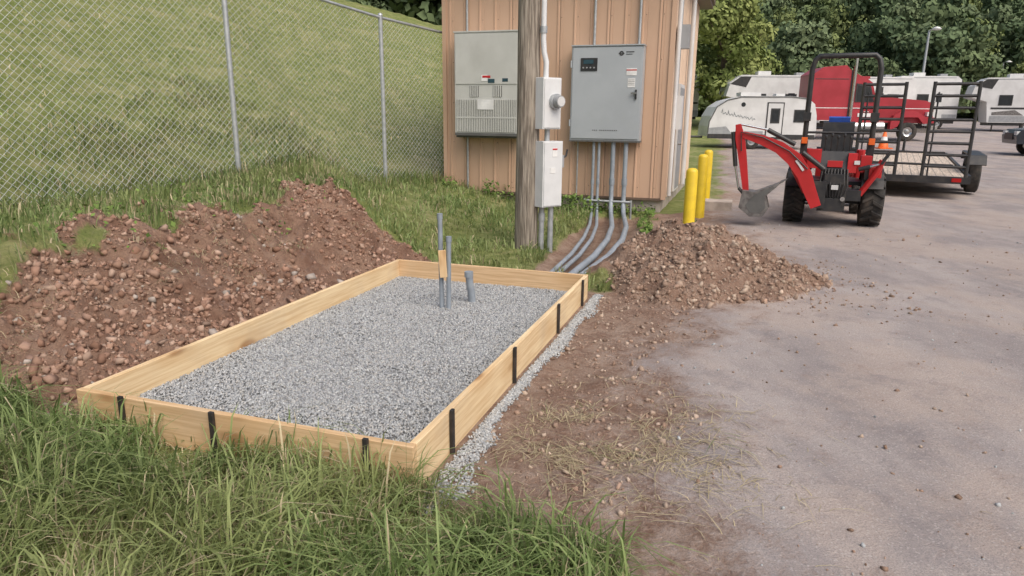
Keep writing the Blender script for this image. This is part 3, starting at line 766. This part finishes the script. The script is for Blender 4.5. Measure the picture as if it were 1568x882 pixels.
m.tube([(-.62,-.89,1.32),(-1.05,-.89,1.54)],.037,M_blk,8);m.tube([(-1.05,-.89,1.54),(-1.47,-.89,1.62)],.018,M_chrome,8)
m.tube([(-.4,-.96,.95),(-.7,-.96,1.22),(-1.1,-.96,1.42),(-1.45,-.96,1.5),(-1.42,-.96,1.2)],.012,M_blk,6)
beam(m,[(-1.51,1.62),(-1.46,1.4),(-1.38,1.0),(-1.3,.55)],[.08,.15,.12,.09],-.93,-.85,M_red)
m.tube([(-1.58,-.89,1.5),(-1.5,-.89,.95)],.035,M_blk,8);m.tube([(-1.5,-.89,.95),(-1.42,-.89,.6)],.018,M_chrome,8)
m.tube([(-1.42,-.89,.6),(-1.25,-.89,.42)],.03,M_blk,6)
m.prism([(-1.34,.58),(-1.15,.56),(-.78,.72),(-.82,.66),(-.98,.5),(-.92,.3),(-1.0,.17),(-1.2,.16),(-1.38,.3)],-1.07,-.71,M_steel,'y')
m.prism([(-1.15,.52),(-.86,.66),(-1.0,.5),(-.96,.32),(-1.04,.22),(-1.2,.22),(-1.28,.34)],-1.075,-1.0702,M_acd,'y')
for k in range(4):
    yy=-1.05+k*.1;m.prism([(-.78,.735),(-.84,.66),(-.68,.78)],yy,yy+.04,M_steel,'y')
m.obj('backhoe_tractor',(5.38,11.75,0),math.radians(-23),bevel=.006)

# ------------------------------------------------------------------ flatbed trailer
def bear(d): return -math.radians(d)
m=MB()
W=2.3;Lt=8.2;DZ=.50
m.b2(-W+.02,-.02,.02,Lt,DZ-.04,DZ,M_deck)
for i in range(14): 
    xx=-W+.1+i*(W-.2)/13
    m.b2(xx-.005,xx+.005,.03,Lt-.01,DZ+.001,DZ+.003,M_acd)
m.b2(-W,0,-.06,.0,DZ-.14,DZ+.01,M_blk);m.b2(-W-.06,-W,0,Lt,DZ-.14,DZ+.04,M_blk);m.b2(0,.06,0,Lt,DZ-.14,DZ+.04,M_blk);m.b2(-W,0,Lt,Lt+.06,DZ-.14,DZ+.06,M_blk)
for yy in(1,2,3,4,5,6,7): m.b2(-W,0,yy-.03,yy+.03,DZ-.13,DZ-.045,M_blk)
for sx in(.24,-W-.24):
    m.wheel((sx,1.75,.42),.42,.26,'x',M_grey);m.wheel((sx,2.7,.42),.42,.26,'x',M_grey)
    m.b2(sx-.17,sx+.17,1.25,3.2,.88,.91,M_blk);m.box((sx,1.14,.8),(.34,.03,.26),M_blk,(-40,0,0));m.box((sx,3.3,.8),(.34,.03,.26),M_blk,(40,0,0))
m.cyl((-W-.2,1.75,.35),(.2,1.75,.35),.05,M_blk)
m.prism([(-W*.2,Lt+.06),(-W*.8,Lt+.06),(-W/2-.05,Lt+1.5),(-W/2+.05,Lt+1.5)],.4,.5,M_blk,'z')
m.cyl((-W/2,Lt+1.2,-.2),(-W/2,Lt+1.2,.9),.04,M_blk)
for x0 in(-.88,-W+.05):
    x1=x0+.83
    for xx in(x0,x1): m.tube([(xx,-.02,DZ-.1),(xx,.06,2.52)],.037,M_blk,6)
    m.tube([(x0+.1,-.02,DZ-.05),(x0+.1,.05,2.3)],.018,M_blk,6)
    for k in range(8): m.tube([(x0,-.01+.01*k,.72+k*.25),(x1,-.01+.01*k,.72+k*.25)],.033,M_blk,4)
m.b2(-.3,-.12,-.075,-.062,DZ-.1,DZ-.02,M_redlens);m.b2(-W+.12,-W+.3,-.075,-.062,DZ-.1,DZ-.02,M_redlens)
m.tube([(-.1,3,DZ+.03),(-2.0,3.3,DZ+.03)],.03,M_blk,6)
m.obj('flatbed_trailer',(9.9,15.2,0),bear(28),bevel=.004,rx=math.radians(1.1))
m=MB();m.b2(-.16,.16,-.16,.16,0,.025,M_orange);m.rev((0,0,0),[(.025,.12),(.18,.085),(.181,.083),(.3,.055),(.301,.054),(.45,.02),(.451,.001)],M_orange,'z',20)
m.rev((0,0,0),[(.2,.0815),(.29,.0605)],M_label,'z',20)
m.obj('traffic_cone',(17.45,33.3,Hs(17.3,33.3)),scale=1.9)

# ------------------------------------------------------------------ vehicles in the background
def rz(x,y): return Hs(x,y)
m=MB()
prof=[(.0,.55),(.02,1.0),(.12,1.45),(.35,1.85),(.75,2.12),(1.3,2.27),(2.2,2.33),(3.6,2.33),(4.3,2.25),(4.62,2.0),(4.75,1.5),(4.8,.8),(4.75,.5)]
m.prism(prof,0,2.1,M_white,'y')
m.b2(.0,4.75,-.012,0,.46,.66,M_blk)
m.prism([(.02,.66),(1.1,.66),(.8,1.0),(.03,.92)],-.012,0,M_grey,'y')
m.b2(2.55,3.3,-.02,0,.5,2.06,M_blk);m.b2(2.60,3.25,-.03,-.021,.55,2.01,M_white);m.b2(2.72,3.13,-.04,-.031,1.15,1.8,M_blk);m.b2(2.78,3.07,-.045,-.041,1.22,1.73,M_glass)
m.b2(3.75,4.35,-.02,0,1.2,1.75,M_blk);m.b2(3.8,4.3,-.026,-.021,1.25,1.7,M_glass)
m.tube([(.0,-.01,.6),(.05,-.01,1.2),(.35,-.01,1.85),(.8,-.01,2.14),(1.4,-.01,2.28),(3.6,-.01,2.3),(4.3,-.01,2.22)],.025,M_acd,6)
m.wheel((2.0,.12,.36),.36,.22,'y');m.b2(1.55,2.45,-.03,.0,.66,.8,M_grey)
m.b2(1.5,2.4,.6,1.4,2.33,2.5,M_white);m.b2(3.1,3.5,.7,1.2,2.33,2.45,M_white)
m.tube([(0,1.05,.5),(-.9,1.05,.5)],.06,M_blk,6);m.cyl((-.8,1.05,.5),(-.8,1.05,0),.03,M_blk)
sq=[(.55+.016*i*1.5, -.008, 1.6+.045*math.sin(i*1.05)+(.13 if i%11==2 else 0)-i*.0048) for i in range(64)]
m.tube(sq,.009,M_bglass,4)
m.rev((1.5,-.006,1.95),[(0,.001),(0,.1)],M_glass,'y',14)
m.obj('travel_trailer',(8.75,32,rz(10.8,32)),math.radians(-3),bevel=.02)
def rv(name,x,y,L_,Hh,rot=0,over=True,wd=2.5):
    m=MB()
    pr=[(0,.6),(L_,.6),(L_,Hh-.25),(L_-.3,Hh),(.5,Hh),(0,Hh-.5)]
    if over: pr=[(1.2,.6),(L_,.6),(L_,Hh-.2),(L_-.25,Hh),(.9,Hh),(.2,Hh-.5),(0,Hh-1.3),(1.0,Hh-1.6)]
    m.prism(pr,0,wd,M_white,'y')
    m.b2(1.3,L_-.05,-.012,0,.65,1.05,M_grey)
    m.b2(1.3,L_-.05,-.012,0,1.5,1.62,M_blk)
    m.prism([(1.4,1.1),(L_*.5,1.1),(L_*.42,1.45),(1.4,1.3)],-.014,0,M_steel,'y')
    x_=1.7
    while x_<L_-1.1:
        m.b2(x_,x_+.8,-.03,0,1.75,2.45,M_blk);m.b2(x_+.05,x_+.75,-.036,-.031,1.8,2.4,M_glass);x_+=1.9
    m.b2(L_*.62,L_*.62+.7,-.028,0,.7,2.7,M_white);m.b2(L_*.62+.15,L_*.62+.55,-.042,-.037,1.9,2.5,M_glass)
    m.b2(L_*.35,L_*.35+.8,.8,1.6,Hh,Hh+.28,M_white);m.b2(L_*.75,L_*.75+.5,.8,1.3,Hh,Hh+.2,M_grey)
    if over: m.prism([(.2,Hh-.55),(.85,Hh-.1),(1.5,Hh-.1),(1.2,Hh-.75)],-.02,0,M_blk,'y')
    m.b2(.6,L_-.4,-.008,0,Hh-.14,Hh-.09,M_grey)
    for wx in(L_*.55,L_*.55+.85): m.wheel((wx,.15,.4),.4,.25,'y')
    m.cyl((1.6,.3,0),(1.6,.3,.7),.05,M_blk)
    m.b2(1.3,L_-.1,.1,wd-.1,.4,.62,M_blk)
    m.b2(L_+.002,L_+.02,.4,wd-.4,1.6,2.4,M_glass)
    m.obj(name,(x,y,rz(x,y)),math.radians(rot),bevel=.03)
rv('camper',13.6,46,6.0,3.6,-4)
rv('camper',20.6,50,7.5,3.6,2,over=False)
rv('camper',27.4,52,4.6,3.7,-6,over=False)
rv('camper',31.8,50,6.5,3.6,-22)
rv('camper',39.5,52,8,3.5,-14)
rv('camper',6.5,52,7,3.6,3,over=False)
m=MB()
m.prism([(0,1.1),(2.0,1.1),(2.0,3.75),(1.7,4.05),(.5,3.95),(0,3.6)],0,2.4,M_dred,'y')
m.prism([(2.0,.9),(3.75,.9),(3.75,2.3),(3.45,2.45),(3.2,3.15),(2.9,3.35),(2.0,3.75)],.08,2.32,M_dred,'y')
m.prism([(3.75,1.0),(6.6,1.0),(6.75,1.3),(6.7,2.0),(6.3,2.2),(3.75,2.42)],.3,2.1,M_dred,'y')
m.prism([(4.4,1.0),(4.55,1.4),(4.95,1.62),(5.7,1.62),(6.2,1.35),(6.7,1.3),(6.7,1.0),(6.15,.95),(5.85,1.3),(5.0,1.3),(4.8,.8),(4.4,.6)],.0,.35,M_dred,'y')
m.prism([(2.35,2.1),(3.4,2.1),(3.12,2.98),(2.35,3.1)],.05,.078,M_blk,'y');m.prism([(2.45,2.15),(3.3,2.15),(3.08,2.9),(2.45,3.0)],.04,.048,M_glass,'y')
m.b2(2.22,2.25,.055,.08,1.0,3.1,M_blk);m.b2(3.62,3.65,.055,.08,1.0,2.3,M_blk)
m.b2(2.0,6.5,.05,.079,1.75,1.79,M_label);m.b2(0,2.0,-.006,0,1.75,1.79,M_label);m.b2(.1,1.9,-.008,0,3.3,3.34,M_blk)
m.b2(2.02,2.1,-.01,.07,1.0,3.8,M_acd);m.b2(2.9,3.2,.04,.078,1.55,1.6,M_chrome)
m.prism([(3.5,2.42),(3.27,3.12),(3.22,3.1),(3.45,2.42)],.3,2.1,M_glass,'y')
m.b2(2.6,3.2,.5,1.9,3.36,3.5,M_dred)
m.box((6.78,1.2,1.6),(.06,1.5,1.1),M_chrome);m.b2(6.6,6.95,.05,2.35,.45,.85,M_chrome);m.b2(6.3,6.6,.02,.3,1.38,1.6,M_label)
m.wheel((5.4,.2,.52),.52,.3,'y',M_chrome);m.wheel((-.6,.25,.52),.52,.5,'y',M_chrome);m.wheel((-1.9,.25,.52),.52,.5,'y',M_chrome)
m.cyl((2.2,.3,.75),(4.1,.3,.75),.33,M_chrome,18)
m.b2(-3,6.4,.7,1.7,.7,.95,M_blk)
m.cyl((2.15,-.1,1.0),(2.15,-.1,4.4),.09,M_chrome,12);m.b2(2.35,3.6,-.02,.1,.55,.7,M_chrome)
m.tube([(3.55,-.1,2.3),(3.6,-.25,2.4),(3.6,-.25,2.9)],.025,M_chrome,6);m.b2(3.53,3.65,-.32,-.2,2.35,2.9,M_blk)
m.b2(2.6,3.3,.05,.078,1.3,1.5,M_label)
m.obj('semi_truck',(16.6,40,rz(20,40)),math.radians(-5),bevel=.03)
def car(name,x,y,rot,ma):
    m=MB()
    m.prism([(-2.3,.45),(2.3,.45),(2.35,.75),(2.2,.98),(1.2,1.1),(.6,1.62),(-1.9,1.68),(-2.25,1.1)],-.92,.92,ma,'y')
    for sy in(-.93,.922): 
        m.prism([(.95,1.1),(.5,1.52),(-.5,1.56),(-.5,1.1)],sy,sy+.008,M_glass,'y');m.prism([(-.6,1.1),(-.6,1.56),(-1.7,1.58),(-1.9,1.1)],sy,sy+.008,M_glass,'y')
    m.prism([(1.16,1.12),(.62,1.6),(.66,1.62),(1.22,1.12)],-.75,.75,M_glass,'y')
    for wx in(-1.4,1.45):
        for sy in(-.85,.85): m.wheel((wx,sy,.36),.36,.22,'y',M_chrome)
    m.b2(2.3,2.37,-.5,.5,.6,.85,M_blk)
    for sy in(-.72,.72): m.b2(2.2,2.34,sy-.16,sy+.16,.78,.92,M_label)
    m.b2(-2.33,-2.28,-.9,-.7,.9,1.2,M_redlens);m.b2(-2.33,-2.28,.7,.9,.9,1.2,M_redlens)
    m.obj(name,(x,y,rz(x,y)),math.radians(rot),bevel=.03,scale=1.1)
M_dcar=mat('dark_car_paint',(.03,.035,.045),rough=.25,bs=0)
car('parked_car',23.6,29.4,160,M_dcar)
for (x,y) in((33.9,60),(64,95)):
    m=MB();m.tube([(0,0,0),(0,0,7.4)],.09,M_gal,8,[.13,.09]);m.tube([(0,0,7.3),(.0,-.5,7.5),(0,-.9,7.5)],.05,M_gal,6)
    m.rev((0,-1.0,7.42),[(-.12,.001),(-.1,.28),(0,.36),(.12,.18),(.16,.001)],M_label,'z',16);m.b2(-.25,.25,-.25,.25,-.1,.5,M_conc)
    m.obj('street_lamp',(x,y,rz(x,y)))

# ------------------------------------------------------------------ trees
def crown(blobs,n,size,c1,c2,seed=0):
    r=np.random.default_rng(seed)
    bl=np.array([b[0] for b in blobs]);br=np.array([b[1] for b in blobs])
    pr_=br**2/np.sum(br**2);bi=r.choice(len(blobs),n,p=pr_)
    d=r.normal(size=(n,3));d/=np.linalg.norm(d,axis=1)[:,None]
    rad=br[bi]*(.55+.5*r.random(n)**.6)
    P=bl[bi]+d*rad[:,None]*np.array([1,1,.85])
    nrm=d+r.normal(size=(n,3))*.45;nrm/=np.linalg.norm(nrm,axis=1)[:,None]
    a=np.cross(nrm,r.normal(size=(n,3)));a/=np.linalg.norm(a,axis=1)[:,None];b=np.cross(nrm,a)
    sz=size*(.6+.8*r.random(n))[:,None]
    V=np.stack([P-a*sz*.5,P-b*sz*.32,P+a*sz*.5,P+b*sz*.32],1).reshape(-1,3)
    bb=r.random(len(blobs))[bi][:,None]*.7+.3*r.random((n,1))
    c=np.array(c1)*(1-bb)+np.array(c2)*bb
    return V,np.arange(4*n).reshape(-1,4),np.repeat(c,4,axis=0)
def tree(name,loc,h,R,n,size,c1,c2,seed):
    r=random.Random(seed);blobs=[];m=MB()
    m.tube([(0,0,-.5),(.1,0,h*.25),(0,.1,h*.5),(.1,0,h*.85)],.1,M_bark,10,[R*.07,R*.055,R*.04,R*.015])
    for k in range(24):
        a=r.random()*6.283;zz=h*(.28+.64*r.random());q=R*(.85-.55*abs((zz/h-.5)*1.7))*r.random()**.5
        rr=R*(.22+.2*r.random())
        blobs.append(((q*math.cos(a),q*math.sin(a),zz),rr))
        if k%2==0: m.tube([(0,0,max(h*.2,zz-R*.5)),(q*.5*math.cos(a),q*.5*math.sin(a),zz-R*.2),(q*math.cos(a),q*math.sin(a),zz)],.05,M_bark,6,[R*.025,R*.018,R*.008])
    blobs.append(((0,0,h*.88),R*.35))
    V,Q,C=crown(blobs,n,size,c1,c2,seed)
    return m,V,Q,C
def place(name,loc,*a):
    e=empty(name,loc);m,V,Q,C=tree(name,loc,*a);m.obj('trunk',parent=e);fastmesh('foliage',V,Q,M_leaf,C,parent=e)
G1=(.095,.13,.06);G2=(.20,.25,.11)
place('tree',(14.4,50,.2),10,3.8,9000,.34,(.13,.17,.05),(.33,.37,.14),5)
place('tree',(15.8,56,.2),12,4.0,7000,.36,(.10,.14,.045),(.26,.31,.11),6)
place('tree',(9.5,58,.8),11,4.5,6000,.42,G1,G2,8)
gx,gy=np.meshgrid(np.linspace(-120,420,60),np.linspace(86,360,40))
mh=1.2+np.clip(gy-92,0,400)*.30+6*(fbm(gx*.02,gy*.02,3,4)-.5)*ss((gy-90)/60)
iy=np.arange(gx.size).reshape(gx.shape)
Qm=np.stack([iy[:-1,:-1],iy[:-1,1:],iy[1:,1:],iy[1:,:-1]],-1).reshape(-1,4)
fastmesh('forested_hill',np.stack([gx.ravel(),gy.ravel(),mh.ravel()],1),Qm,mat('forest_floor',(.04,.055,.03),(.06,.075,.04),scale=.3,rough=.95),smooth=True)
fo=empty('forest')
var=[]
pals=[(G1,G2),((.09,.125,.065),(.18,.23,.115)),((.12,.155,.06),(.26,.30,.125)),((.075,.11,.06),(.15,.20,.105)),((.10,.135,.075),(.21,.26,.14))]  # forest greens lightened and slightly blued, distance haze painted into leaf colours
for i,(a_,b_) in enumerate(pals):
    mm,V,Q,C=tree('t',(0,0,0),9+i*.6,4.2,2300,.62,a_,b_,20+i)
    o=fastmesh('forest_tree_%d'%i,V,Q,M_leaf,C,lnk=False);var.append(o.data)
def addtree(x,y,z,sc,parent,k):
    o=bpy.data.objects.new('forest_tree',var[k%5]);o.location=(x,y,z);o.scale=(sc,sc,sc*(.85+.35*random.random()));o.rotation_euler[2]=random.random()*6.28;o.parent=parent;link(o)
yy=88.0
while yy<205:
    x0=.24*yy-14;x1=.80*yy+16
    xx=x0
    while xx<x1:
        xj=xx+random.uniform(-2,2);yj=yy+random.uniform(-2,2)
        zz=1.2+max(0,yj-92)*.30+6*(float(fbm(np.array([xj*.02]),np.array([yj*.02]),3,4)[0])-.5)*float(ss((yj-90)/60))-1.2
        addtree(xj,yj,zz,random.uniform(.6,1.25),fo,random.randrange(5))
        xx+=5.4
    yy+=5.0+ (yy-88)*.015
tl=empty('tree_line')
for k in range(60):
    a=random.uniform(-25,34);d=random.uniform(17,27)
    x=F0[0]+FD[0]*a+FN[0]*d;y=F0[1]+FD[1]*a+FN[1]*d
    addtree(x,y,Hs(x,y)-2.4,random.uniform(.6,1.0),tl,1+2*random.randrange(2))

# ------------------------------------------------------------------ light, sky, camera
w=bpy.data.worlds.new('World');scene.world=w;w.use_nodes=True;nt=w.node_tree
sky=nt.nodes.new('ShaderNodeTexSky');sky.sky_type='NISHITA';sky.sun_disc=False
el=math.radians(52);az=math.radians(150)
sky.sun_elevation=el;sky.sun_rotation=az;sky.air_density=1.0;sky.dust_density=5.0;sky.ozone_density=1.0
bg=nt.nodes['Background'];bg.inputs[1].default_value=.15;nt.links.new(sky.outputs[0],bg.inputs[0])
sd=bpy.data.lights.new('sun','SUN');sd.energy=2.0;sd.angle=math.radians(55);sd.color=(1,.95,.88)
so=bpy.data.objects.new('sun',sd);link(so)
dv=Vector((math.sin(az)*math.cos(el),math.cos(az)*math.cos(el),math.sin(el)))
so.rotation_euler=dv.to_track_quat('Z','Y').to_euler()
cd=bpy.data.cameras.new('camera');cam=bpy.data.objects.new('camera',cd);link(cam)
cd.sensor_width=36;cd.lens=24.29;cd.clip_end=3000;cd.clip_start=.05
R=Matrix.Rotation(math.radians(90-14.1),4,'X')@Matrix.Rotation(math.radians(.6),4,'Z')
cam.matrix_world=Matrix.Translation((0,0,1.737))@R
scene.camera=cam
scene.view_settings.view_transform='Standard';scene.view_settings.look='None';scene.view_settings.exposure=0
